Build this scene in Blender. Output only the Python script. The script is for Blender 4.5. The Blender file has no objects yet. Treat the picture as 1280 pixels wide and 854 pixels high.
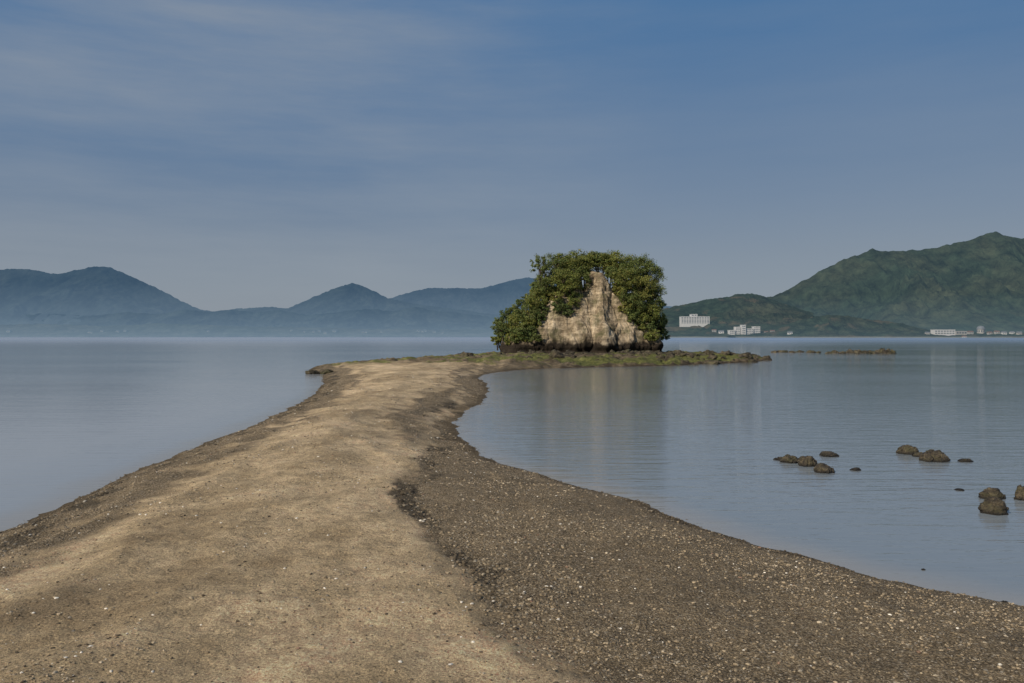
import bpy, bmesh, math, random
import numpy as np
from mathutils import Vector
random.seed(4); rng = np.random.default_rng(7)
C = bpy.context.scene.collection
HC = 2.8; F = 995.6; HZ = 421.0
# ------------------------------------------------------------ numpy noise
def _h(i, j, k):
    n = (i.astype(np.int64)*374761393 + j.astype(np.int64)*668265263 + k.astype(np.int64)*1274126177) & 0xffffffff
    n = ((n ^ (n >> 13))*1103515245) & 0xffffffff
    n = ((n ^ (n >> 16))*668265263) & 0xffffffff
    return ((n ^ (n >> 15)) & 0xffffff)/float(0xffffff)
def vn(x, y, z=None):
    x = np.asarray(x, float); y = np.asarray(y, float)
    z = np.zeros_like(x) if z is None else np.asarray(z, float)
    i, j, k = np.floor(x), np.floor(y), np.floor(z)
    u, v, w = x-i, y-j, z-k
    u = u*u*(3-2*u); v = v*v*(3-2*v); w = w*w*(3-2*w)
    def c(a, b, d): return _h(i+a, j+b, k+d)
    p = (c(0,0,0)*(1-u)+c(1,0,0)*u)*(1-v)+(c(0,1,0)*(1-u)+c(1,1,0)*u)*v
    if np.all(z == 0): return p*2-1
    q = (c(0,0,1)*(1-u)+c(1,0,1)*u)*(1-v)+(c(0,1,1)*(1-u)+c(1,1,1)*u)*v
    return (p*(1-w)+q*w)*2-1
def fbm(x, y, z=None, o=4, g=.5):
    s = 0; a = 1; t = 0; f = 1
    for q in range(o):
        s = s + a*vn(x*f+q*17.3, y*f-q*9.1, None if z is None else z*f+q*5.7); t += a; a *= g; f *= 2.03
    return s/t
def ridged(x, y, z=None, o=4, g=.5):
    s = 0; a = 1; t = 0; f = 1
    for q in range(o):
        s = s + a*(1-np.abs(vn(x*f+q*11.3, y*f-q*7.1, None if z is None else z*f))*1.6); t += a; a *= g; f *= 2.03
    return s/t
def worley(x, y, z):
    i, j, k = np.floor(x), np.floor(y), np.floor(z)
    f1 = np.full(x.shape, 9.0); f2 = np.full(x.shape, 9.0); rv = np.zeros(x.shape)
    for a in (-1, 0, 1):
        for b in (-1, 0, 1):
            for c in (-1, 0, 1):
                I, J, K = i+a, j+b, k+c
                d = np.sqrt((I+_h(I, J, K)-x)**2+(J+_h(I+71, J, K)-y)**2+(K+_h(I, J+37, K)-z)**2)
                nr = d < f1
                f2 = np.where(nr, f1, np.minimum(f2, d)); rv = np.where(nr, _h(I, J, K+91), rv); f1 = np.where(nr, d, f1)
    return f1, f2, rv
def sst(a, b, x):
    t = np.clip((x-a)/(b-a), 0, 1); return t*t*(3-2*t)
# ------------------------------------------------------------ mesh helpers
def np_mesh(name, V, Fc, smooth=True):
    me = bpy.data.meshes.new(name)
    V = np.ascontiguousarray(V, dtype=np.float32); Fc = np.ascontiguousarray(Fc, dtype=np.int32)
    m, k = Fc.shape
    me.vertices.add(len(V)); me.vertices.foreach_set('co', V.ravel())
    me.loops.add(m*k); me.loops.foreach_set('vertex_index', Fc.ravel())
    me.polygons.add(m); me.polygons.foreach_set('loop_start', np.arange(0, m*k, k, dtype=np.int32))
    me.polygons.foreach_set('use_smooth', np.full(m, smooth, dtype=bool))
    me.update(calc_edges=True)
    return me
def grid(name, X, Y, Z, smooth=True):
    n, m = X.shape
    V = np.stack([X.ravel(), Y.ravel(), Z.ravel()], 1)
    a = (np.arange(n-1)[:, None]*m+np.arange(m-1)[None, :]).ravel()
    return np_mesh(name, V, np.stack([a, a+1, a+m+1, a+m], 1), smooth)
def fattr(me, name, v):
    me.attributes.new(name, 'FLOAT', 'POINT').data.foreach_set('value', np.ascontiguousarray(v.ravel(), dtype=np.float32))
def cattr(me, name, c):
    c4 = np.ones((len(c), 4), np.float32); c4[:, :3] = c
    me.attributes.new(name, 'FLOAT_COLOR', 'POINT').data.foreach_set('color', c4.ravel())
def link(name, me, mat=None, parent=None):
    o = bpy.data.objects.new(name, me); C.objects.link(o)
    if mat and me: me.materials.append(mat)
    if parent: o.parent = parent
    return o
def tag(o, label=None, cat=None, group=None, kind=None):
    if label: o['label'] = label
    if cat: o['category'] = cat
    if group: o['group'] = group
    if kind: o['kind'] = kind
    return o
def thing(name, loc, label, cat, group=None):
    o = bpy.data.objects.new(name, None); C.objects.link(o); o.location = loc
    return tag(o, label, cat, group)
# ------------------------------------------------------------ node helpers
def newmat(name):
    m = bpy.data.materials.new(name); m.use_nodes = True
    m.node_tree.nodes.clear(); return m, NT(m.node_tree)
class NT:
    def __init__(s, t): s.t = t
    def n(s, typ, ins=None, **kw):
        x = s.t.nodes.new(typ)
        for k, v in kw.items(): setattr(x, k, v)
        for k, v in (ins or {}).items():
            if isinstance(v, bpy.types.NodeSocket): s.t.links.new(v, x.inputs[k])
            else: x.inputs[k].default_value = v
        return x
    def math(s, op, a, b=0.0, c=0.0, clamp=False):
        return s.n('ShaderNodeMath', {0: a, 1: b, 2: c}, operation=op, use_clamp=clamp).outputs[0]
    def mix(s, f, a, b, mode='MIX'):
        x = s.n('ShaderNodeMix', data_type='RGBA', blend_type=mode)
        for i, v in ((0, f), (6, a), (7, b)):
            if isinstance(v, bpy.types.NodeSocket): s.t.links.new(v, x.inputs[i])
            else: x.inputs[i].default_value = v if i == 0 else (*v[:3], 1)
        return x.outputs[2]
    def noise(s, vec, scale, detail=4, rough=.55):
        return s.n('ShaderNodeTexNoise', {'Vector': vec, 'Scale': scale, 'Detail': detail, 'Roughness': rough}).outputs['Fac']
    def map(s, vec, sc=(1,1,1), rot=(0,0,0), loc=(0,0,0)):
        return s.n('ShaderNodeMapping', {'Vector': vec, 'Scale': sc, 'Rotation': rot, 'Location': loc}).outputs[0]
    def ramp(s, f, stops):
        x = s.n('ShaderNodeValToRGB', {'Fac': f}); e = x.color_ramp.elements
        while len(e) < len(stops): e.new(.5)
        for q, (p, c) in zip(e, stops):
            q.position = p; q.color = (*c, 1) if isinstance(c, tuple) else (c, c, c, 1)
        return x.outputs[0]
    def attr(s, name, out='Fac'): return s.n('ShaderNodeAttribute', attribute_name=name).outputs[out]
    def pos(s): return s.n('ShaderNodeNewGeometry').outputs['Position']
    def bump(s, h, dist, st=1.0, nrm=None):
        d = {'Height': h, 'Distance': dist, 'Strength': st}
        if nrm: d['Normal'] = nrm
        return s.n('ShaderNodeBump', d).outputs[0]
    def out(s, sh): s.n('ShaderNodeOutputMaterial', {'Surface': sh})
    def bsdf(s, col, rough=.8, nrm=None, spec=.3):
        d = {'Base Color': col if isinstance(col, bpy.types.NodeSocket) else (*col, 1), 'Roughness': rough, 'Specular IOR Level': spec}
        if nrm: d['Normal'] = nrm
        return s.n('ShaderNodeBsdfPrincipled', d).outputs[0]
# ------------------------------------------------------------ shoreline (world metres on the water plane)
def wp(px, py, z=0.0):
    Y = (HC-z)*F/(py-HZ); return ((px-640)/F*Y, Y)
right = [(14,-10),(11.5,-2),(8.6,3),(6.9,6.2)]+[wp(*p) for p in [(1280,757),(1180,738),(1100,722),(985,692),(900,667),(850,652),(800,628),(745,612),(700,600),(640,583),(600,568),(574,545),(568,528),(580,515),(600,505),(609,490),(608,480),(598,473),(605,468),(640,463),(700,460.5),(760,459),(850,457),(900,454.5),(945,452.2)]]
back = [(31,96),(32,103),(30,111),(26,119),(20,127),(8,130),(-1,124),(-6,112),(-8,98),(-12,88),(-15,78),(-17,70)]
left = [wp(*p) for p in [(384,465),(405,468),(403,480),(392,495),(360,512),(300,538),(250,557),(200,577),(150,598),(100,620),(50,645),(0,667)]]+[(-7.0,8),(-7.4,4),(-8.5,-2),(-9.5,-10)]
POLY = np.array(right+back+left)
def sdist(x, y):
    sh = x.shape; x = x.ravel(); y = y.ravel()
    d2 = np.full(x.shape, 1e12); ins = np.zeros(x.shape, bool)
    n = len(POLY)
    for i in range(n):
        ax, ay = POLY[i]; bx, by = POLY[(i+1) % n]
        ex, ey = bx-ax, by-ay
        t = np.clip(((x-ax)*ex+(y-ay)*ey)/(ex*ex+ey*ey+1e-9), 0, 1)
        d2 = np.minimum(d2, (x-ax-t*ex)**2+(y-ay-t*ey)**2)
        c = ((ay > y) != (by > y)) & (x < (bx-ax)*(y-ay)/(by-ay+1e-12)+ax)
        ins ^= c
    d = np.sqrt(d2)
    return np.where(ins, d, -d).reshape(sh)
BP = [(724,854),(690,820),(640,775),(595,735),(560,700),(530,668),(508,635),(505,610),(513,590),(535,572),(543,550),(545,530),(556,510),(585,494),(583,482),(565,472)]
BW = [wp(px, py, .55) for px, py in BP]
BY = np.array([-6, 0]+[b[1] for b in BW]+[60, 70, 300]); BX = np.array([3.2, 1.8]+[b[0] for b in BW]+[-2.5, 0, 6])
def berms(sd, x, y):
    w = sd+fbm(x*.5+2, y*.3, o=3)*.9
    return np.exp(-((w-1.5)/.22)**2)+.8*np.exp(-((w-2.7)/.3)**2)+.6*np.exp(-((w-4.2)/.35)**2)
def terrain(x, y, fine=True):
    sd = sdist(x, y)
    far = sst(58, 76, y)
    sd = sd + fbm(x*.9, y*.9, o=4, g=.6)*.24 + far*fbm(x*.35+5, y*.35, o=4)*1.4*sst(-3, 2, sd+1)
    z = np.where(sd > 0, .60*np.tanh(np.maximum(sd, 0)/2.8), np.maximum(sd*.11, -3))
    sh = .46*np.tanh(np.maximum(sd, 0)/2.0)
    z = np.where(sd > 0, z*(1-far)+sh*far, z)
    b = x-np.interp(y, BY, BX)+fbm(x*.9, y*.9+40, o=6, g=.68)*(.5+.014*y)
    amp = sst(0, 1.2, sd)
    z = z + amp*(fbm(x*.42, y*.25, o=3)*.06*(1-far)) + amp*(1-far)*.05*sst(.15, -.35, b)
    if fine:
        z = z + (1-far)*sst(-.3, .4, sd)*(fbm(x*1.5, y*1.5, o=6, g=.65)*.042) + (1-far)*berms(sd, x, y)*.045*sst(.6, -.6, b)
        z = z + far*sst(-1, 1.0, sd)*((ridged(x*.6, y*.5, o=6, g=.6)-.45)*.55+sst(.08, .13, fbm(x*.5+3, y*.9, o=4))*.2)
    return z, sd, b, far
# ------------------------------------------------------------ ground
r = np.geomspace(2.2, 190, 840); r = np.concatenate([r, [400, 1500, 8000, 42000]])
th = np.radians(np.linspace(-60, 60, 800))
R, T = np.meshgrid(r, th, indexing='ij')
X, Y = R*np.sin(T), R*np.cos(T)-4
Z, SD, B, FAR = terrain(X, Y)
Z[R > 195] = -3
gm = grid('ground', X, Y, Z)
def leftband(x, y, sd, b):
    gn = fbm(x*1.3, y*1.3, o=5, g=.6)
    return sst(2.7, 1.0, sd+gn*1.4)*sst(0, -1.0, b)
def strandf(x, y, b, sd):
    s1 = np.exp(-((b-.08)/.2)**2)*sst(34, 12, y)*sst(5.2, 9, y)*(.3+.7*sst(-.4, .2, fbm(x*1.1, y*.6+7, o=3)))
    s2 = .8*np.exp(-((sd-.7+.5*fbm(x*1.5, y*1.5, o=3))/.35)**2)*sst(0, -1.0, b)*sst(-.35, .25, fbm(x*2.2, y*2.2+9, o=4))
    return np.maximum(s1, s2)
berm = np.clip(berms(SD, X, Y), 0, 1)
grav = np.maximum(sst(-.35, .2, B), leftband(X, Y, SD, B))
grav = np.where(Y < 8, np.maximum(sst(-.7, .5, B), leftband(X, Y, SD, B)), grav)
grav = np.clip(grav+berm*.55*sst(-.25, .3, fbm(X*.9+4, Y*.5, o=4)), 0, 1)
fattr(gm, 'gravel', grav); fattr(gm, 'strand', strandf(X, Y, B, SD))
fattr(gm, 'wet', sst(.6, .02, SD+fbm(X*1.6, Y*1.6, o=4)*.45))
fattr(gm, 'moss', FAR*sst(-.4, .35, fbm(X*.25+9, Y*.3, o=5)+.05)*sst(.2, 1.2, SD))
fattr(gm, 'shelf', FAR)
m, t = newmat('shore_ground')
P = t.pos()
n0 = t.noise(t.map(P, (.5,.25,1), rot=(0,0,.12)), 1.0, 7, .62)
n1 = t.noise(P, 1.1, 7, .62); n2 = t.noise(P, 6, 6, .65); n3 = t.noise(P, 55, 5, .8); n4 = t.noise(P, 180, 3, .85)
sand = t.ramp(n0, [(.38, (.30,.215,.122)), (.48, (.47,.352,.208)), (.6, (.68,.53,.33))])
sand = t.mix(.45, sand, t.ramp(n1, [(.36, (.27,.195,.112)), (.5, (.47,.355,.212)), (.62, (.68,.53,.33))]))
sand = t.mix(.4, sand, t.ramp(n2, [(.32, (.22,.21,.2)), (.68, (.8,.8,.78))]), 'OVERLAY')
sand = t.mix(1.0, sand, t.ramp(n3, [(.33, (.05,.05,.05)), (.46, (.42,.42,.42)), (.56, (.58,.58,.57)), (.68, (1,.98,.93))]), 'OVERLAY')
sand = t.mix(.8, sand, t.ramp(n4, [(.32, (.1,.1,.1)), (.68, (.9,.9,.9))]), 'OVERLAY')
v1 = t.n('ShaderNodeTexVoronoi', {'Vector': P, 'Scale': 55.0}); v2 = t.n('ShaderNodeTexVoronoi', {'Vector': P, 'Scale': 120.0})
sx1 = t.n('ShaderNodeSeparateColor', {0: v1.outputs['Color']}).outputs[0]; sx2 = t.n('ShaderNodeSeparateColor', {0: v2.outputs['Color']}).outputs[1]
gst = [(0, (.11,.082,.05)), (.3, (.225,.172,.105)), (.65, (.35,.27,.17)), (.9, (.48,.385,.255)), (1, (.68,.6,.48))]
gr = t.mix(.4, t.ramp(sx1, gst), t.ramp(sx2, gst))
gr = t.mix(1.0, gr, t.ramp(v1.outputs['Distance'], [(.25, 1.0), (.75, .4)]), 'MULTIPLY')
gr = t.mix(.5, gr, t.ramp(n2, [(.3, (.3,.3,.3)), (.7, (.75,.73,.7))]), 'OVERLAY')
gr = t.mix(.5, gr, t.ramp(n1, [(.3, (.3,.3,.3)), (.7, (.72,.7,.66))]), 'OVERLAY')
gw = t.math('ADD', t.attr('gravel'), t.math('MULTIPLY', t.math('SUBTRACT', n3, .5), 1.1), clamp=True)
gw = t.math('ADD', gw, t.math('MULTIPLY', t.math('SUBTRACT', n2, .5), .9), clamp=True)
gw = t.ramp(gw, [(.25, 0.0), (.75, 1.0)])
col = t.mix(t.math('MULTIPLY', gw, .92), sand, gr)
sw = t.ramp(t.math('ADD', t.attr('strand'), t.math('MULTIPLY', t.math('SUBTRACT', n3, .5), .8), clamp=True), [(.3, 0.0), (.6, 1.0)])
col = t.mix(t.math('MULTIPLY', sw, .7), col, (.055,.046,.033))
rockc = t.ramp(t.noise(P, 1.2, 8, .7), [(.36, (.022,.018,.013)), (.5, (.085,.067,.043)), (.68, (.25,.195,.12))])
col = t.mix(t.math('MULTIPLY', t.attr('shelf'), .85), col, rockc)
mossc = t.ramp(t.noise(P, 2.0, 7, .7), [(.3, (.03,.038,.012)), (.5, (.115,.125,.034)), (.72, (.28,.27,.09))])
mw = t.ramp(t.math('ADD', t.attr('moss'), t.math('MULTIPLY', t.math('SUBTRACT', t.noise(P, 1.5, 6, .7), .5), 1.9)), [(.38, 0.0), (.68, 1.0)])
col = t.mix(t.math('MULTIPLY', mw, .85), col, mossc)
col = t.mix(t.math('MULTIPLY', t.attr('wet'), .7), col, t.mix(1.0, col, (.34,.32,.29), 'MULTIPLY'))
bh = t.math('ADD', t.math('MULTIPLY', n3, .5), t.math('MULTIPLY', n4, .3))
bh = t.math('ADD', bh, t.math('MULTIPLY', t.math('SUBTRACT', .6, v1.outputs['Distance']), t.math('MULTIPLY', gw, .8)))
nb = t.bump(bh, .03, 1.0); nb = t.bump(n2, .08, .8, nb)
t.out(t.bsdf(col, .9, nb, .12))
tag(link('ground', gm, m), 'sand and gravel spit curving out to the islet', kind='structure')
# ------------------------------------------------------------ water
r = np.concatenate([np.geomspace(2.5, 190, 600), np.geomspace(230, 42000, 30)])
th = np.radians(np.linspace(-75, 75, 700)); R, T = np.meshgrid(r, th, indexing='ij')
X, Y = R*np.sin(T), R*np.cos(T)-4
Zt, SD, _, _ = terrain(X, Y, False)
wm = grid('sea', X, Y, np.zeros_like(X))
fattr(wm, 'depth', np.where(R > 195, 1, sst(-.05, 1.0, -SD)))
m, t = newmat('sea_water'); P = t.pos()
big = t.noise(t.map(P, (.02,.05,1)), 1.0, 4, .5)
w1 = t.noise(t.map(P, (.6,3.2,1), rot=(0,0,.12)), 1.0, 4, .55)
w2 = t.noise(t.map(P, (2.4,10,1), rot=(0,0,-.12)), 1.0, 3, .5)
w3 = t.noise(t.map(P, (.12,.3,1)), 1.0, 3, .5)
calm = t.ramp(big, [(.38, .45), (.62, 1.0)])
px0 = t.n('ShaderNodeSeparateXYZ', {0: P}).outputs
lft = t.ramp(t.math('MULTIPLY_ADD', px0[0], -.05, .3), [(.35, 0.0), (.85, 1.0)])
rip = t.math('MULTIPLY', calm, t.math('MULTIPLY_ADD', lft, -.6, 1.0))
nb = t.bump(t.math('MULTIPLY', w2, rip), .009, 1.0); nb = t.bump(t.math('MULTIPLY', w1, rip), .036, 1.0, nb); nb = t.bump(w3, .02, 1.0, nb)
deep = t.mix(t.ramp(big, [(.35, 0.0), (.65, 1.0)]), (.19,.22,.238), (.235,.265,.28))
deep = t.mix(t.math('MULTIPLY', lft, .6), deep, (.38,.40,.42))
deep = t.mix(t.attr('depth'), (.28,.27,.245), deep)
under = t.n('ShaderNodeBsdfDiffuse', {0: deep}).outputs[0]
rg = t.ramp(t.math('MULTIPLY', px0[1], .001), [(.08, .045), (.5, .22), (1.0, .3)])
gl = t.n('ShaderNodeBsdfGlossy', {'Color': (.96,.97,.98,1), 'Roughness': rg, 'Normal': nb}).outputs[0]
fr = t.n('ShaderNodeFresnel', {'IOR': 1.45, 'Normal': nb}).outputs[0]
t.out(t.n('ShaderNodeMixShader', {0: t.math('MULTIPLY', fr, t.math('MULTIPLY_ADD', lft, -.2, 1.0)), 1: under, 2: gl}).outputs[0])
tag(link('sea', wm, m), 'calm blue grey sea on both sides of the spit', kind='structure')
# ------------------------------------------------------------ pebbles (uncountable)
bm = bmesh.new(); bmesh.ops.create_icosphere(bm, subdivisions=1, radius=1)
IV = np.array([v.co[:] for v in bm.verts]); IF = np.array([[v.index for v in f.verts] for f in bm.faces]); bm.free()
N = 470000
rr = np.exp(rng.uniform(math.log(7.2), math.log(55), N)); tt = np.radians(rng.uniform(-42, 42, N))
px_, py_ = rr*np.sin(tt), rr*np.cos(tt)-4
z0, sd, b, far = terrain(px_, py_)
lb = leftband(px_, py_, sd, b)
g = np.maximum(sst(-.25, .25, b), lb); st = strandf(px_, py_, b, sd); be = np.clip(berms(sd, px_, py_), 0, 1)
prob = (.16+.3*be+.5*g+.6*st)*(sd > -.5)*(py_ < 56)*(.3+1.0*sst(-.3, .4, fbm(px_*.7+3, py_*.7, o=4)))
k = rng.random(N) < prob
px_, py_, z0, g, st, sd = [a[k] for a in (px_, py_, z0, g, st, sd)]; n = len(px_)
size = (.0038+.0125*rng.random(n)**3.4)*(1+.9*st)*(1+np.maximum(py_-6, 0)*.03)
sc = size[:, None]*np.stack([.8+.6*rng.random(n), .7+.5*rng.random(n), .35+.35*rng.random(n)], 1)
a = rng.uniform(0, 2*np.pi, n); ca, sa = np.cos(a), np.sin(a)
V = IV[None]*(1+rng.uniform(-.25, .25, (n, len(IV), 1)))*sc[:, None, :]
Vx = V[..., 0]*ca[:, None]-V[..., 1]*sa[:, None]+px_[:, None]; Vy = V[..., 0]*sa[:, None]+V[..., 1]*ca[:, None]+py_[:, None]
Vz = V[..., 2]+(z0+sc[:, 2]*.35)[:, None]
nv = len(IV)
pm = np_mesh('pebbles', np.stack([Vx, Vy, Vz], -1).reshape(-1, 3), (IF[None]+(np.arange(n)*nv)[:, None, None]).reshape(-1, 3), False)
pal = np.array([[.09,.069,.045],[.185,.142,.088],[.29,.225,.142],[.38,.3,.195],[.26,.225,.17],[.46,.38,.265],[.72,.66,.55],[.24,.15,.10]])
ci = rng.choice(8, n, p=[.17,.25,.265,.16,.095,.04,.012,.008])
ci = np.where((g < .3) & (rng.random(n) < .05), 6, ci)
cc = pal[ci]*rng.uniform(.8, 1.2, (n, 1))*np.where(sd < .2, .5, 1)[:, None]*(1-.65*st)[:, None]
cattr(pm, 'col', np.repeat(cc, nv, 0))
m, t = newmat('pebble_stone'); t.out(t.bsdf(t.attr('col', 'Color'), .8, None, .2))
tag(link('pebbles', pm, m), 'loose pebbles and shell bits strewn over the spit', 'pebbles', kind='stuff')
print('pebbles', n)
# ------------------------------------------------------------ islet cliff
def rockh(x, y):
    n = fbm(x*.3, y*.3, o=4, g=.42); n2 = fbm(x*.7+4, y*.7, o=3)
    rho = np.sqrt(((x-11.6)/10.4)**2+((y-116)/9.5)**2)+.09*n
    hb = 9.4*np.clip((1-rho)/.36, 0, 1)**.8*(1-.022*np.maximum(x-12, 0))
    hs = np.clip((x+2.6)/8.6, 0, 1)**.85*7.8*np.clip((1-np.abs(y-112.5)/8.5)/.45, 0, 1)**.8*np.where(x < 12, 1, 0)*(1+.12*n)
    top = np.interp(x, [1.5, 3.5, 5.0, 6.2, 7.5, 9.0, 10.0, 11.0, 12.4, 13.3, 14.4, 16.5, 19, 21], [0, 3.4, 6.4, 6.8, 6.2, 7.6, 9.4, 11.5, 11.3, 9.4, 7.4, 5.4, 3.6, 0])+.35*n
    yf = np.interp(x, [1, 3.6, 6.2, 7.4, 9.4, 12.2, 13.6, 15.6, 17.6, 19.5, 22], [108.8, 106.4, 104.6, 105.0, 104.5, 102.6, 103.9, 103.9, 105.4, 105.4, 107.5])+.2*n2
    lean = np.interp(x, [3, 8, 12, 20], [.6, .66, .60, .66])
    hf = np.clip((y-yf)/lean, 0, 99)
    hw = np.minimum(np.minimum(hf, top), np.clip((119-y)/.5, 0, 99))
    return np.maximum.reduce([hb, hs, hw])
xs = np.arange(-4, 25.5, .07); ys = np.arange(98.5, 128, .06)
Yg, Xg = np.meshgrid(ys, xs, indexing='ij')
H = rockh(Xg, Yg); Zg = np.where(H > .02, .3+H, -.5)
gy, gx = np.gradient(Zg, .06, .07); gx = np.clip(gx, -1.2, 1.2); ln = np.sqrt(gx*gx+gy*gy+1)
wx = Xg+Zg*.30+fbm(Xg*.5, Yg*.5, Zg*.4+.5, o=3)*.9
f1, f2, rv = worley(wx*.36, Yg*.1, Zg*.16+5); g1, g2, rv2 = worley(wx*.8, Yg*.2, (Zg-Xg*.5)*.42+8)
disp = ((rv-.5)*.85*sst(0, .35, f2-f1)-.2*sst(.07, 0, f2-f1)+(rv2-.5)*.24*sst(0, .2, g2-g1)
        -.3*sst(.75, 1.0, ridged(wx*.4+7, Yg*.2, Zg*.15+2, o=3))+fbm(Xg*1.1, Yg*1.1, Zg*.9+3, o=6, g=.58)*.34)*sst(0, 1, H)
und = -.8*np.exp(-((Zg-.9)/.4)**2)
disp = disp+und*(H > .02)
Xd = Xg-gx/ln*disp; Yd = Yg-gy/ln*disp; Zd = Zg+disp/ln*.3
cm = grid('cliff', Xd, Yd, Zd)
m, t = newmat('sandstone'); P = t.pos()
sp = t.n('ShaderNodeSeparateXYZ', {0: P}).outputs
a1 = t.noise(t.map(P, (.6,.6,.34), rot=(0,.45,0)), 1.0, 9, .7); a2 = t.noise(t.map(P, (.35,.35,2.0), rot=(.1,.5,0)), 1.0, 7, .65); a3 = t.noise(P, 5.5, 6, .7)
c = t.ramp(a1, [(.36, (.105,.082,.054)), (.45, (.235,.185,.122)), (.53, (.37,.30,.205)), (.66, (.52,.435,.31))])
c = t.mix(.55, c, t.ramp(a2, [(.42, (.22,.21,.2)), (.56, (.66,.64,.62))]), 'OVERLAY')
c = t.mix(.3, c, t.ramp(a3, [(.3, (.2,.2,.2)), (.7, (.8,.8,.8))]), 'OVERLAY')
gz = t.math('ADD', sp[2], t.math('MULTIPLY', a1, 1.8))
mo = t.ramp(t.noise(P, .6, 7, .7), [(.50, 0.0), (.62, .7)])
c = t.mix(mo, c, (.085,.085,.038))
c = t.mix(t.ramp(t.math('MULTIPLY', gz, .1), [(.27, .95), (.30, .5), (.37, 0.0)]), c, (.018,.014,.011))
nb = t.bump(a3, .12, .9); nb = t.bump(a2, .25, .9, nb); nb = t.bump(a1, .5, .6, nb)
t.out(t.bsdf(c, .9, nb, .1))
tag(link('cliff', cm, m), 'pale sandstone cliff of the small islet', kind='structure')
# ------------------------------------------------------------ trees on the islet
m, t = newmat('leaves')
lc = t.attr('col', 'Color')
t.out(t.n('ShaderNodeMixShader', {0: .4, 1: t.bsdf(lc, .6, None, .25), 2: t.n('ShaderNodeBsdfTranslucent', {0: lc}).outputs[0]}).outputs[0])
LEAF = m
m, t = newmat('bark'); P = t.pos()
t.out(t.bsdf(t.ramp(t.noise(P, 8, 5, .6), [(.3, (.04,.03,.02)), (.7, (.13,.1,.07))]), .9)); BARK = m
def tube(V, Fc, p0, p1, r0, r1, seg=6, bend=.15):
    p0 = np.array(p0, float); p1 = np.array(p1, float); L = np.linalg.norm(p1-p0)
    ax = (p1-p0)/max(L, 1e-6); u = np.cross(ax, [0.3, 1, .1]); u /= np.linalg.norm(u); w = np.cross(ax, u)
    off = rng.normal(0, bend*L*.4, 3); base = sum(len(v) for v in V); K = 5
    for i in range(K):
        s = i/(K-1); c = p0+(p1-p0)*s+off*math.sin(math.pi*s); q = r0*(1-s)+r1*s
        an = np.linspace(0, 2*np.pi, seg, endpoint=False)
        V.append(c+q*(np.cos(an)[:, None]*u+np.sin(an)[:, None]*w))
    for i in range(K-1):
        for j in range(seg):
            a = base+i*seg+j; b_ = base+i*seg+(j+1) % seg
            Fc.append([a, b_, b_+seg, a+seg])
def foliage(cx, cy, cz, rx, rz, n, hue, nclump=34, leaf=.098, open_=0):
    d = rng.normal(0, 1, (nclump, 3)); d /= np.linalg.norm(d, axis=1)[:, None]
    q = rng.uniform(.3, 1.1, (nclump, 1))**.7; K = d*q*np.array([rx, rx, rz])
    w = rng.uniform(.5, 1.5, nclump); idx = rng.choice(nclump, n, p=w/w.sum())
    rc = rng.uniform(.16, .34, nclump)*(1-.35*open_)
    e = rng.normal(0, 1, (n, 3)); e /= np.linalg.norm(e, axis=1)[:, None]; e *= rng.random((n, 1))**.6*1.25
    p = K[idx]+e*(rc[idx, None]*np.array([rx, rx, rz*.8]))
    s = leaf*rng.uniform(.5, 1.35, n)
    nr = rng.normal(0, 1, (n, 3))*.75+e+np.array([0, 0, .5]); nr /= np.linalg.norm(nr, axis=1)[:, None]
    u = np.cross(nr, rng.normal(0, 1, (n, 3))); u /= np.linalg.norm(u, axis=1)[:, None]; v = np.cross(nr, u)
    u *= s[:, None]; v *= (s*.55)[:, None]
    V = np.stack([p-u, p-v*.9, p+u, p+v*.9], 1).reshape(-1, 3)+np.array([cx, cy, cz])
    Fc = np.arange(4*n).reshape(-1, 4)
    cl = np.array(hue)*(rng.uniform(.75, 1.3, nclump)[idx, None])*rng.uniform(.7, 1.3, (n, 1))
    cl[:, 0] *= rng.uniform(.85, 1.3, n)
    return V, Fc, np.repeat(cl, 4, 0), K
def anchor(px, py, Ydef):
    ys_ = np.arange(100, 121, .1); x = (px-640)/F*ys_; z = HC+(HZ-py)/F*ys_
    hh = rockh(x, ys_)
    hit = np.where((z < hh+.4) & (hh > .1))[0]
    return (ys_[hit[0]], True) if len(hit) else (Ydef, False)
OL = (.185,.215,.055); DK = (.105,.145,.045); MD = (.145,.185,.055); YG = (.22,.235,.062)
def plant(px, py, rx, rz, hue, op, lab, Yd_, name, group=None, limbs=9, maxtrunk=99, out=.45):
    Yh, hit = anchor(px, py, Yd_); Yc = min(Yh-.1-(out*rx*.105 if hit else 0), Yd_+1)
    s = Yc/F; cx = (px-640)*s; cz = HC+(HZ-py)*s; RX = rx*s; RZ = rz*s
    gz = float(max(rockh(np.array([cx]), np.array([Yc+.8]))[0]+.4, terrain(np.array([cx]), np.array([Yc+.8]))[0][0]))
    bz = min(gz, cz-RZ*.4)
    if hit: bz = max(bz, cz-RZ*1.1)
    if cz-bz > maxtrunk: return False
    T_ = thing(name, (cx, Yc+.8, bz-.3), lab, name, group)
    lx, ly, lz = 0, -.8, cz-bz+.3
    n = int(1500*RX*RZ*(1-.45*op))+900
    V, Fc, cl, K = foliage(lx, ly, lz, RX, RZ, n, hue, nclump=int(24+13*RX*RZ), open_=op)
    me = np_mesh('crown', V, Fc, False); cattr(me, 'col', cl); link('crown', me, LEAF, T_)
    TV, TF = [], []; top = np.array([lx, ly, lz])
    tube(TV, TF, (0,0,0), top, .12, .06)
    for q in range(limbs):
        kk = K[rng.integers(len(K))]; tube(TV, TF, top*rng.uniform(.55, .95), top+kk*.85, .045, .018, 5)
    link('trunk', np_mesh('trunk', np.concatenate(TV), np.array(TF)), BARK, T_)
    return True
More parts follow.
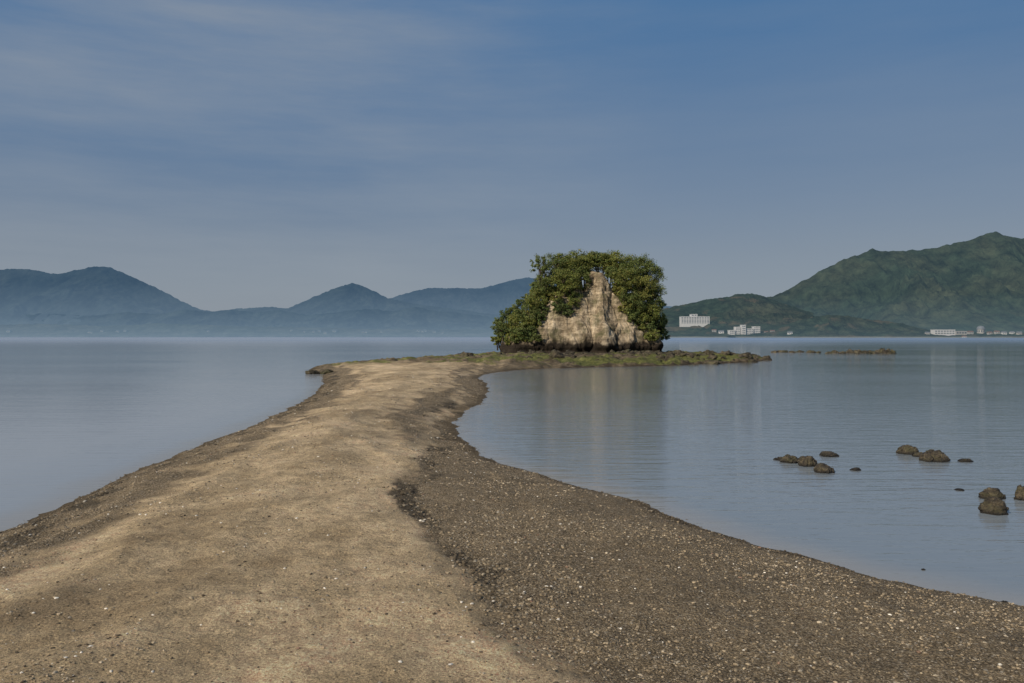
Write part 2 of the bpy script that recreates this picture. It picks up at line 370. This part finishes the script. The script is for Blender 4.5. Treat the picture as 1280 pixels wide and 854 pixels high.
TREES = [
 (675,334,12,16,MD,.9,'small airy tree at the top left corner of the islet canopy',109),
 (697,332,21,15,MD,.1,'rounded green tree near the left end of the islet top',111),
 (722,329,22,15,OL,0,'olive tree on the islet top left of the bare pinnacle',112),
 (748,327,22,13,MD,0,'tree directly above the bare sandstone pinnacle',114),
 (772,327,22,14,OL,0,'highest olive tree on the islet just right of the pinnacle',112),
 (797,334,21,15,MD,0,'bushy tree on the upper right shoulder of the islet',111),
 (814,346,16,15,MD,.1,'green tree at the upper right edge of the islet canopy',111),
 (780,350,15,14,OL,0,'sunlit olive tree hugging the right side of the pinnacle top',108),
 (800,359,19,16,YG,0,'broad sunlit crown in the middle of the right canopy',109),
 (817,372,15,16,MD,0,'dark green tree on the right edge halfway up',110),
 (791,376,15,15,MD,0,'shaded tree beside the right flank of the pale cliff',107),
 (807,390,17,15,OL,0,'dark bushy tree low on the right side of the islet',108),
 (822,402,11,16,DK,.1,'lowest right hand shrub drooping beside the sea',110),
 (706,350,17,14,OL,0,'sunlit tree in the notch between cliff and left face',108),
 (726,347,12,14,MD,0,'green tree pressed against the left side of the pinnacle tip',110),
 (768,340,12,11,MD,0,'green tree pressed against the right side of the pinnacle tip',110),
 (682,358,15,14,MD,.1,'dark small tree on the left cliff top',109),
 (671,375,14,14,OL,.1,'olive tree leaning over the left cliff edge',108),
 (661,392,15,13,MD,0,'green tree on the left slope above the dark one',107.5),
 (644,403,15,12,OL,.1,'bushy tree in the middle of the left slope',108),
 (627,411,13,10,MD,.3,'leftmost tree on the islet near the water',108),
 (652,416,14,10,MD,.1,'low tree at the foot of the left slope',107),
]
for (px, py, rx, rz, hue, op, lab, Yd_) in TREES:
    plant(px, py, rx, rz, hue, op, lab, Yd_, 'tree' if rx > 11 else 'shrub')
def inpoly(px, py, P_):
    c = False
    for i in range(len(P_)):
        (ax, ay), (bx, by) = P_[i], P_[(i+1) % len(P_)]
        if (ay > py) != (by > py) and px < (bx-ax)*(py-ay)/(by-ay)+ax: c = not c
    return c
CAN = [(613,419),(624,404),(645,384),(664,370),(672,342),(690,328),(720,322),(765,320),(800,330),(823,347),(828,368),(831,428),(816,424),(798,410),(784,396),(775,376),(766,352),(752,334),(738,342),(730,360),(722,374),(712,388),(700,396),(690,404),(682,416),(670,430),(622,432)]
k = 0
for gy_ in np.arange(322, 432, 8.5):
    for gx_ in np.arange(614, 834, 10.5):
        px = gx_+random.uniform(-4, 4); py = gy_+random.uniform(-4, 4)
        if not inpoly(px, py, CAN): continue
        if 676 < px < 722 and py > 362 and random.random() < .3: continue
        hue = random.choice([OL, OL, MD, MD, DK, YG]) if px < 805 else random.choice([MD, DK, OL])
        k += plant(px, py, random.uniform(7, 10), random.uniform(6, 8.5), hue, 0, 'leafy shrub in the dense thicket covering the islet', 112, 'shrub', 'shrubs of the islet thicket', 4, 4.0)
print('shrubs', k)
# ------------------------------------------------------------ rocks
m, t = newmat('tidal_rock'); P = t.pos(); zz = t.n('ShaderNodeSeparateXYZ', {0: P}).outputs[2]
rn = t.noise(P, 9, 7, .7)
c = t.ramp(rn, [(.35, (.018,.014,.01)), (.5, (.055,.043,.027)), (.68, (.15,.118,.07))])
c = t.mix(t.ramp(t.noise(P, 4, 5, .7), [(.5, 0.0), (.65, .5)]), c, (.09,.085,.035))
c = t.mix(t.ramp(zz, [(.02, .9), (.08, 0.0)]), c, (.01,.008,.006))
t.out(t.bsdf(c, .65, t.bump(t.noise(P, 18, 7, .8), .04, 1.0), .35)); RK = m
m, t = newmat('shelf_rock'); P = t.pos()
c = t.ramp(t.noise(P, 1.6, 7, .7), [(.36, (.014,.012,.009)), (.5, (.05,.041,.027)), (.7, (.17,.14,.09))])
c = t.mix(t.ramp(t.noise(P, .9, 5, .7), [(.48, 0.0), (.62, .5)]), c, (.075,.074,.028))
t.out(t.bsdf(c, .8, t.bump(t.noise(P, 5, 6, .75), .12, 1.0), .3)); RK2 = m
def ico(k_):
    bm = bmesh.new(); bmesh.ops.create_icosphere(bm, subdivisions=k_, radius=1)
    a_ = np.array([v.co[:] for v in bm.verts]); b_ = np.array([[v.index for v in f.verts] for f in bm.faces]); bm.free(); return a_, b_
HI = ico(6); LO = ico(4)
def rock(x, y, z, w, d, h, label, group=None, mat=RK, hi=True, rough=.3, name='rock', cat='rock'):
    SVv, SFf = HI if hi else LO
    s = rng.uniform(0, 500)
    a_ = SVv*1.0; rk = 1.2 if hi else 1.9
    q = SVv*(1+rough*rk*fbm(a_[:, 0]*1.3+s, a_[:, 1]*1.3, a_[:, 2]*1.3+s, o=3)[:, None])
    for _ in range(4 if hi else 6):
        nn = rng.normal(0, 1, 3); nn /= np.linalg.norm(nn); dd = rng.uniform(.75, .95); e = q@nn-dd
        q = q-np.clip(e, 0, 9)[:, None]*nn*.6
    f1, f2, rv = worley(a_[:, 0]*1.6+s, a_[:, 1]*1.6, a_[:, 2]*1.6)
    k2 = .55 if hi else 1.0
    q = q*(1-.2*k2*sst(.2, 0, f2-f1)+.22*k2*(rv-.5)*sst(0, .2, f2-f1)+.13*fbm(a_[:, 0]*4+s, a_[:, 1]*4, a_[:, 2]*4+1, o=5, g=.62))[:, None]
    q = q*np.array([w/2, d/2, h])*1.03
    a0 = rng.uniform(-.3, .3); q[:, 2] += q[:, 0]*rng.uniform(-.12, .12)
    q = np.stack([q[:, 0]*math.cos(a0)-q[:, 1]*math.sin(a0), q[:, 0]*math.sin(a0)+q[:, 1]*math.cos(a0), q[:, 2]], 1)
    me = np_mesh(name, q, SFf, True); o = link(name, me, mat); o.location = (x, y, z)
    return tag(o, label, cat, group)
RL = [(975,576,16,4,'flat leftmost tip stone of the low rock cluster in the sea'),
 (989,579,26,9,'rounded stone at the left of the low rock cluster'),
 (1009,583,26,12,'tallest stone in the middle of the low rock cluster'),
 (1030,591,27,9,'brown stone at the right front end of the low cluster'),
 (1038,571,24,5,'flat stone alone behind the low rock cluster'),
 (1070,589,13,4,'small flat stone just right of the low rock cluster'),
 (1135,568,27,10,'left dark stone of the touching pair farther out'),
 (1152,572,18,6,'small stone wedged between the two farther stones'),
 (1168,577,33,13,'right larger stone of the touching pair farther out'),
 (1206,578,16,4,'small low stone right of the farther pair'),
 (1199,614,12,3,'tiny stone barely breaking the water near the right pair'),
 (1239,624,28,12,'dark round stone behind the bigger one near the right edge'),
 (1243,642,34,17,'largest brown stone near the right edge of the sea'),
 (1281,626,20,17,'stone cut by the right edge of the photo'),
 (990,698,11,4,'single pebble sized stone in the shallows by the gravel'),
 (1155,714,6,3,'tiny stone in the shallows near the right gravel shore'),
 (1258,757,12,5,'small stone at the waterline in the lower right')]
for px, py, w, h, lab in RL:
    x, y = wp(px, py-1); s = y/F
    rock(x, y, -.012, w*s*1.0, w*s*.9, h*s*1.05, lab)
REEF = [(1036,442,8,3),(1044,441.6,12,4),(1054,442,10,3),(1063,441.5,16,4),(1074,442,12,4),(1083,441.6,14,4),(1093,442,12,4),(1102,441.5,12,6),(1109,442,12,6),(1116,442,7,4),(968,441,9,2.5),(978,440.6,12,3),(990,441,9,2.5),(1000,440.5,12,2.6),(1014,441,12,3),(1023,441.4,6,2.4)]
for px, py, w, h in REEF:
    x, y = wp(px, py); s = y/F
    rock(x, y, -.05, w*s, w*s*.7, h*s, 'low dark jagged rock in the broken reef right of the islet', 'rocks of the offshore reef', mat=RK2, rough=.5, hi=False)
for px, py, w, h, lab in [(392,466,16,4,'flat dark stone at the far left tip of the spit'),(408,466,20,5,'dark stone second from the left tip of the spit'),(428,463,20,5,'mossy stone where the spit meets the left water')]:
    x, y = wp(px, py, .1); s = y/F
    rock(x, y, .05, w*s, w*s*.7, h*s, lab, mat=RK2, rough=.4)
cnt = 0
while cnt < 240:
    if cnt < 140: x, y = rng.uniform(14, 34), rng.uniform(78, 112)
    elif cnt < 180: x, y = rng.uniform(-12, 24), rng.uniform(76, 104)
    else: x, y = rng.uniform(-2, 21), rng.uniform(100, 107)
    z, sd, _, _ = terrain(np.array([x]), np.array([y])); z = float(z[0]); rh_ = rockh(np.array([x]), np.array([y]))[0]
    if sd[0] < -.9 or rh_ > .3: continue
    w = .35+1.2*rng.random()**2
    rock(x, y, max(z, 0)-.05*w, w, w*.8, w*rng.uniform(.2, .45), 'weathered boulder lying on the mossy shelf around the islet foot', 'boulders on the islet shelf', RK2, False, .45, 'boulder', 'boulder')
    cnt += 1
# ------------------------------------------------------------ hills
def hillmat(name, alb, alb2, haze_glow, haze_glow_low, z_low, texs, con=.9, beach=False):
    m, t = newmat(name); P = t.pos(); zz = t.n('ShaderNodeSeparateXYZ', {0: P}).outputs[2]
    a = t.noise(P, texs, 8, .72); b = t.noise(P, texs*.22, 6, .65)
    c = t.mix(t.ramp(b, [(.42, 0.0), (.62, 1.0)]), alb, alb2)
    c = t.mix(con, c, t.ramp(a, [(.34, (.08,.08,.08)), (.66, (.92,.92,.92))]), 'OVERLAY')
    if beach:
        c = t.mix(t.ramp(t.math('MULTIPLY_ADD', zz, .1, t.math('MULTIPLY', b, .4)), [(.42, .8), (.6, 0.0)]), c, (.16,.15,.125))
        c = t.mix(t.ramp(t.noise(P, .012, 4, .6), [(.56, 0.0), (.66, .6)]), c, (.085,.062,.038))
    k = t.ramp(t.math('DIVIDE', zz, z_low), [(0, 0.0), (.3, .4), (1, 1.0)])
    e = t.n('ShaderNodeEmission', {0: t.mix(k, haze_glow_low, haze_glow), 1: 1.0}).outputs[0]  # aerial haze painted in as emission, paler towards the hill base
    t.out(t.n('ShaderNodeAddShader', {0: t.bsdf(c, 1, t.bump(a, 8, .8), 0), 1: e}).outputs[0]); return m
def hill(name, prof, Yr, Yf, mat, lam, amp, canopy, label, seed=0, nx=700, ny=150, gam=.85):
    pr = np.array(prof, float); rx_ = (pr[:, 0]-640)/F*Yr; rh = HC+(HZ-pr[:, 1])/F*Yr
    def hf(x, y):
        t_ = (y-Yf)/(Yr-Yf); Rh = np.interp(x, rx_, rh)
        f = np.where(t_ <= 1, np.clip(t_, 0, 1)**gam, np.clip(1-(t_-1)*.8, 0, 1))
        wx = x+fbm(x/lam*.5+seed, y/lam*.5, o=3)*lam*.6
        v = ridged(wx/lam+seed, y/lam*.45+seed, o=6, g=.55)
        env = np.where(t_ <= 1, np.sin(np.pi*np.clip(t_, 0, 1)**.8), .3)
        h = Rh*f*(1-amp*env*(1-v)) + canopy*fbm(x/(canopy*3.5), y/(canopy*3.5)+seed, o=3)*sst(0, .06, t_)
        return np.where(t_ < 0.002, -2, h)
    xs = np.linspace(rx_[0], rx_[-1], nx); ys = np.concatenate([np.linspace(Yf, Yr, ny), np.linspace(Yr, Yr*1.25, 30)[1:]])
    Yg, Xg = np.meshgrid(ys, xs, indexing='ij')
    tag(link(name, grid(name, Xg, Yg, hf(Xg, Yg)), mat), label, kind='structure')
    return hf
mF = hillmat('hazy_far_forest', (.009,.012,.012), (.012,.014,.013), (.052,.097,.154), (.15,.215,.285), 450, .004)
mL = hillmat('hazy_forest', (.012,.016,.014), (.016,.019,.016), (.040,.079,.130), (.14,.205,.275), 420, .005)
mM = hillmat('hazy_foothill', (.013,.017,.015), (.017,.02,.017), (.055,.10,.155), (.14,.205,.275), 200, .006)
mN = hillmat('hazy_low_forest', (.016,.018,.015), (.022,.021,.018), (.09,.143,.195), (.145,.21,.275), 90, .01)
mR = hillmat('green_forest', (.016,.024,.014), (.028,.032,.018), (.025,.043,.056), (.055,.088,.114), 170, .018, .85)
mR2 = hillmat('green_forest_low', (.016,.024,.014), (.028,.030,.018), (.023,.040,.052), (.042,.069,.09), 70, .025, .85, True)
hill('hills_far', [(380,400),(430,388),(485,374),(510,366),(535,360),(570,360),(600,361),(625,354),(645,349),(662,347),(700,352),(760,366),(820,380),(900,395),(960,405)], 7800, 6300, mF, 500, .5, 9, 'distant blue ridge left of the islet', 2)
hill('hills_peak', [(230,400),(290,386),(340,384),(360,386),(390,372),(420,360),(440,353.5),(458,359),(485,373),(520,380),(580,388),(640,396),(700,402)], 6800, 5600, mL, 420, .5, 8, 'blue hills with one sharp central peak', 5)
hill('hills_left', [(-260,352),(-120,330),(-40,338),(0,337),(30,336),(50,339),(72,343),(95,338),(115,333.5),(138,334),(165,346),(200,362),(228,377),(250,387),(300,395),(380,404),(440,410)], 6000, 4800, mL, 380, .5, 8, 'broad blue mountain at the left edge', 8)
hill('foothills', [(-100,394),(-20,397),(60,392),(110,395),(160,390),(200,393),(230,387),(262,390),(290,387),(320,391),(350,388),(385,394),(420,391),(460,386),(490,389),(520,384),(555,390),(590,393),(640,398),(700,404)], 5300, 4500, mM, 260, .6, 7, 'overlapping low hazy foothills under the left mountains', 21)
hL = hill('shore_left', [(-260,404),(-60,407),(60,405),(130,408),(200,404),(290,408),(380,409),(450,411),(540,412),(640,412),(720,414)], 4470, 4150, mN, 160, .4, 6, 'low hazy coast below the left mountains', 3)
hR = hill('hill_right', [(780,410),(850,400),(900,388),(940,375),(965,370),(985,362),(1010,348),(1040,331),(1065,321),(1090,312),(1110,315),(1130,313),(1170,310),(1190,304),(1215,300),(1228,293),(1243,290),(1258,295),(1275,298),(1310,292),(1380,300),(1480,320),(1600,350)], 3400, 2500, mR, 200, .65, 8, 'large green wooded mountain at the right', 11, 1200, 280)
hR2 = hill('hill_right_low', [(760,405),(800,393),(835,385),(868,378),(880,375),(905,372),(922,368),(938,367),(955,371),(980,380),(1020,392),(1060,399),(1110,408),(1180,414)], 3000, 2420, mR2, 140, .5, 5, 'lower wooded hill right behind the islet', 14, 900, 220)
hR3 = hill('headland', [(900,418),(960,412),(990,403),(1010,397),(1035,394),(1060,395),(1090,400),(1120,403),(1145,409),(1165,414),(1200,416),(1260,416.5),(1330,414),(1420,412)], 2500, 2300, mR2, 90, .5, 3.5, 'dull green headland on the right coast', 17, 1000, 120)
# ------------------------------------------------------------ coast buildings
def flat(name, col, rough=.7, haze_glow=(.0,.0,.0)):
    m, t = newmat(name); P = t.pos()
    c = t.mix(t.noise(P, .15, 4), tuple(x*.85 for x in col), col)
    t.out(t.n('ShaderNodeAddShader', {0: t.bsdf(c, rough), 1: t.n('ShaderNodeEmission', {0: (*haze_glow, 1), 1: 1.0}).outputs[0]}).outputs[0]); return m  # distance haze added to the building surface as a constant emission
WH = flat('white_plaster', (.42,.41,.39), haze_glow=(.03,.045,.06)); GL = flat('dark_window', (.06,.07,.08), .2, (.03,.045,.06))
RF = flat('grey_roof', (.13,.14,.15), haze_glow=(.02,.035,.05)); BR = flat('brown_roof', (.14,.09,.07), haze_glow=(.02,.035,.05)); CR = flat('cream_wall', (.28,.265,.24), haze_glow=(.03,.045,.06))
def boxmesh(name, lst):
    V = []; Fc = []
    for (x0, x1, y0, y1, z0, z1) in lst:
        b = len(V); V += [(x0,y0,z0),(x1,y0,z0),(x1,y1,z0),(x0,y1,z0),(x0,y0,z1),(x1,y0,z1),(x1,y1,z1),(x0,y1,z1)]
        Fc += [[b+i for i in f] for f in ((0,3,2,1),(4,5,6,7),(0,1,5,4),(1,2,6,5),(2,3,7,6),(3,0,4,7))]
    return np_mesh(name, np.array(V), np.array(Fc), False)
def spot(px, py, hf, Yf, Yr):
    ys = np.linspace(Yf, Yr, 800); x = (px-640)/F*ys; row = HZ-(hf(x, ys)-HC)*F/ys
    ok = np.where(row <= py)[0]; i = ok[0] if len(ok) else 0
    return x[i], ys[i], float(hf(x, ys)[i])
def windows(T_, x0, x1, yf, z0, z1, nx, nz, base):
    cw = (x1-x0)/nx; ch = (z1-z0)/nz
    for i in range(nx):
        for j in range(nz):
            if base[0] is None:
                base[0] = boxmesh('window', [(-cw*.34, cw*.34, -.25, .15, -ch*.24, ch*.24)]); base[0].materials.append(GL)
            o = bpy.data.objects.new('window', base[0]); C.objects.link(o); o.parent = T_
            o.location = (x0+cw*(i+.5), yf, z0+ch*(j+.5))
def building(name, blocks, hf, Yf, Yr, label, wall=WH, depth=22, win=True):
    cxp = sum(b[0]+b[1] for b in blocks)/2/len(blocks); pb = max(b[3] for b in blocks)
    lo_ = min(b[0] for b in blocks); hi_ = max(b[1] for b in blocks)
    ymin = min(spot(p, pb-.5, hf, Yf, Yr)[1] for p in np.linspace(lo_, hi_, 7))-4
    x, y = (cxp-640)/F*ymin, ymin; s = y/F; z = HC+(HZ-pb)*s
    T_ = thing(name, (x, y, z), label, 'building')
    foot = max(1.0, z-float(hf(np.array([x]), np.array([y]))[0])+1)
    wl = []; rl = []
    for (a, b, tp, bt, nx, nz, dy) in blocks:
        X0, X1 = (a-cxp)*s, (b-cxp)*s; Z1 = (pb-tp)*s; Z0 = (pb-bt)*s
        wl.append((X0, X1, dy, dy+depth, -foot-3 if bt == pb else Z0, Z1)); rl.append((X0-.6, X1+.6, dy-.6, dy+depth+.6, Z1+.01, Z1+1.0))
        if win: windows(T_, X0+1, X1-1, dy, Z0+1, Z1-.5, nx, nz, [None])
    link('wall', boxmesh('wall', wl), wall, T_); link('roof', boxmesh('roof', rl), WH if wall is WH else RF, T_)
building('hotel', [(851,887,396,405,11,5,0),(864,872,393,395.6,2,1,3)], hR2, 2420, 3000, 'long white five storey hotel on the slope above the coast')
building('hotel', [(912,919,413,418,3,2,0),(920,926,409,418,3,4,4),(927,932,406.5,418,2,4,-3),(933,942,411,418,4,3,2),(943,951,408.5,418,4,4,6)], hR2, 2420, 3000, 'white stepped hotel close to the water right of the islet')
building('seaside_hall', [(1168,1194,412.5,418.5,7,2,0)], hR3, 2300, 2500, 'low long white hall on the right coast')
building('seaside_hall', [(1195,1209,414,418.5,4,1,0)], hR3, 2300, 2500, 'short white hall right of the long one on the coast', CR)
x, y, z = spot(1226, 417, hR3, 2300, 2500); s = y/F
T_ = thing('round_pavilion', (x, y, z), 'round pale pavilion with domed roof on the right coast', 'building')
an = np.linspace(0, 2*np.pi, 25)[:-1]
def lathe(name, pr, mat, par):
    V = [(r_*math.cos(a), r_*math.sin(a), z_) for r_, z_ in pr for a in an]; k = 24
    Fc = [[i*k+j, i*k+(j+1) % k, (i+1)*k+(j+1) % k, (i+1)*k+j] for i in range(len(pr)-1) for j in range(k)]
    return link(name, np_mesh(name, np.array(V), np.array(Fc)), mat, par)
lathe('wall', [(11,-20),(11,13)], CR, T_); lathe('roof', [(12.5,13),(11,18),(8,22),(3,24),(.1,24.5)], RF, T_)
for k in range(10):
    a = 2*math.pi*k/10; o = link('window', boxmesh('window', [(-1.5,1.5,-.3,.2,4,10)]), GL, T_); o.location = (11.1*math.cos(a), 11.1*math.sin(a), 0); o.rotation_euler = (0,0,a+math.pi/2)
def house(px, py, w, hf, Yf, Yr, label, group, wall, roof):
    x, y, z = spot(px, py, hf, Yf, Yr); s = y/F; W = w*s; h = W*.42; D = W*.7
    T_ = thing('house', (x, y, z), label, 'house', group)
    link('wall', boxmesh('wall', [(-W/2, W/2, 0, D, -8, h)]), wall, T_)
    e = W*.06
    V = np.array([(-W/2-e,-e,h),(W/2+e,-e,h),(W/2+e,D+e,h),(-W/2-e,D+e,h),(-W/2-e,D/2,h+W*.25),(W/2+e,D/2,h+W*.25)])
    me = bpy.data.meshes.new('roof'); me.from_pydata(V.tolist(), [], [(0,1,5,4),(2,3,4,5),(0,4,3),(1,2,5),(0,3,2,1)]); link('roof', me, roof, T_)
    for i in (-1, 1):
        o = link('window', boxmesh('window', [(-W*.09,W*.09,-.2,.1,h*.35,h*.7)]), GL, T_); o.location = (i*W*.24, 0, 0)
for i, (px, py) in enumerate([(893,415),(902,417),(958,417),(966,416),(1160,418),(1214,417.5),(1238,418),(1247,417),(1256,418),(1266,417.5),(1275,418),(988,418),(1206,409),(1290,418)]):
    hf, a, b_ = (hR2, 2420, 3000) if px < 980 else (hR3, 2300, 2500)
    house(px, py, random.uniform(4, 6), hf, a, b_, 'tiny house with gabled roof on the right coast', 'small houses along the right coast', random.choice([WH, CR]), random.choice([RF, BR]))
CF = flat('hazy_wall', (.08,.08,.075), haze_glow=(.12,.18,.24)); RFF = flat('hazy_roof', (.03,.03,.03), haze_glow=(.11,.17,.23))
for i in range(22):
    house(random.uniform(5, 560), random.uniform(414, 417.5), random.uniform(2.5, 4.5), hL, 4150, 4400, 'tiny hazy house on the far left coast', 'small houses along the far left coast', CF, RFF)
# ------------------------------------------------------------ sky, sun, camera
E = math.radians(34); az = math.atan2(-.72, -.70)
sdv = Vector((math.sin(az)*math.cos(E), math.cos(az)*math.cos(E), math.sin(E)))
L = bpy.data.lights.new('sun', 'SUN'); L.energy = 4.3; L.angle = math.radians(.5); L.color = (1, .9, .76)
lo = bpy.data.objects.new('sun', L); C.objects.link(lo); lo.rotation_euler = sdv.to_track_quat('Z', 'Y').to_euler(); lo.location = (-40, -20, 40)
W = bpy.data.worlds.new('World'); bpy.context.scene.world = W; W.use_nodes = True; W.node_tree.nodes.clear(); t = NT(W.node_tree)
sky = t.n('ShaderNodeTexSky', sky_type='NISHITA'); sky.sun_disc = False; sky.sun_elevation = E; sky.sun_rotation = az % (2*math.pi); sky.dust_density = 1.5
d = t.n('ShaderNodeTexCoord').outputs['Generated']; xyz = t.n('ShaderNodeSeparateXYZ', {0: d}).outputs
zc = t.math('MAXIMUM', xyz[2], 0.0)
g1 = t.ramp(zc, [(0, (.26,.30,.352)), (.1, (.20,.246,.316)), (.2, (.13,.20,.312)), (.4, (.046,.154,.335)), (.9, (.03,.10,.26))])
azm = t.math('ARCTAN2', xyz[0], xyz[1])
uv = t.n('ShaderNodeCombineXYZ', {0: azm, 1: t.math('MULTIPLY', zc, 1.3), 2: 0.0}).outputs[0]
c1 = t.noise(t.map(uv, (1.5,4.2,1), rot=(0,0,-.26), loc=(1.3,.4,0)), 1.0, 7, .52); c2 = t.noise(t.map(uv, (1.6,10,1), rot=(0,0,-.28), loc=(3,1,0)), 1.0, 8, .62)
lf = t.ramp(t.math('MULTIPLY_ADD', xyz[0], -1.0, .5), [(.3, .22), (.7, 1.0)])
cl = t.math('MULTIPLY', t.ramp(t.math('ADD', t.math('MULTIPLY', c1, .55), t.math('MULTIPLY', c2, .45)), [(.40, 0.0), (.62, 1.0)]), lf)
g2 = t.mix(t.math('MULTIPLY', cl, .75), g1, (.265,.305,.36))
g10 = t.mix(1.0, g2, (10, 10, 10), 'MULTIPLY')
fin = t.mix(.9, sky.outputs[0], g10)
t.n('ShaderNodeOutputWorld', {0: t.n('ShaderNodeBackground', {0: fin, 1: .1}).outputs[0]})
cd = bpy.data.cameras.new('camera'); cd.lens = 28; cd.sensor_width = 36; cd.clip_end = 100000; cd.clip_start = .1
co = bpy.data.objects.new('camera', cd); C.objects.link(co); co.location = (0, 0, HC); co.rotation_euler = (math.radians(90-.345), 0, 0)
sc = bpy.context.scene; sc.camera = co
sc.view_settings.view_transform = 'Standard'; sc.view_settings.look = 'None'; sc.view_settings.exposure = 0
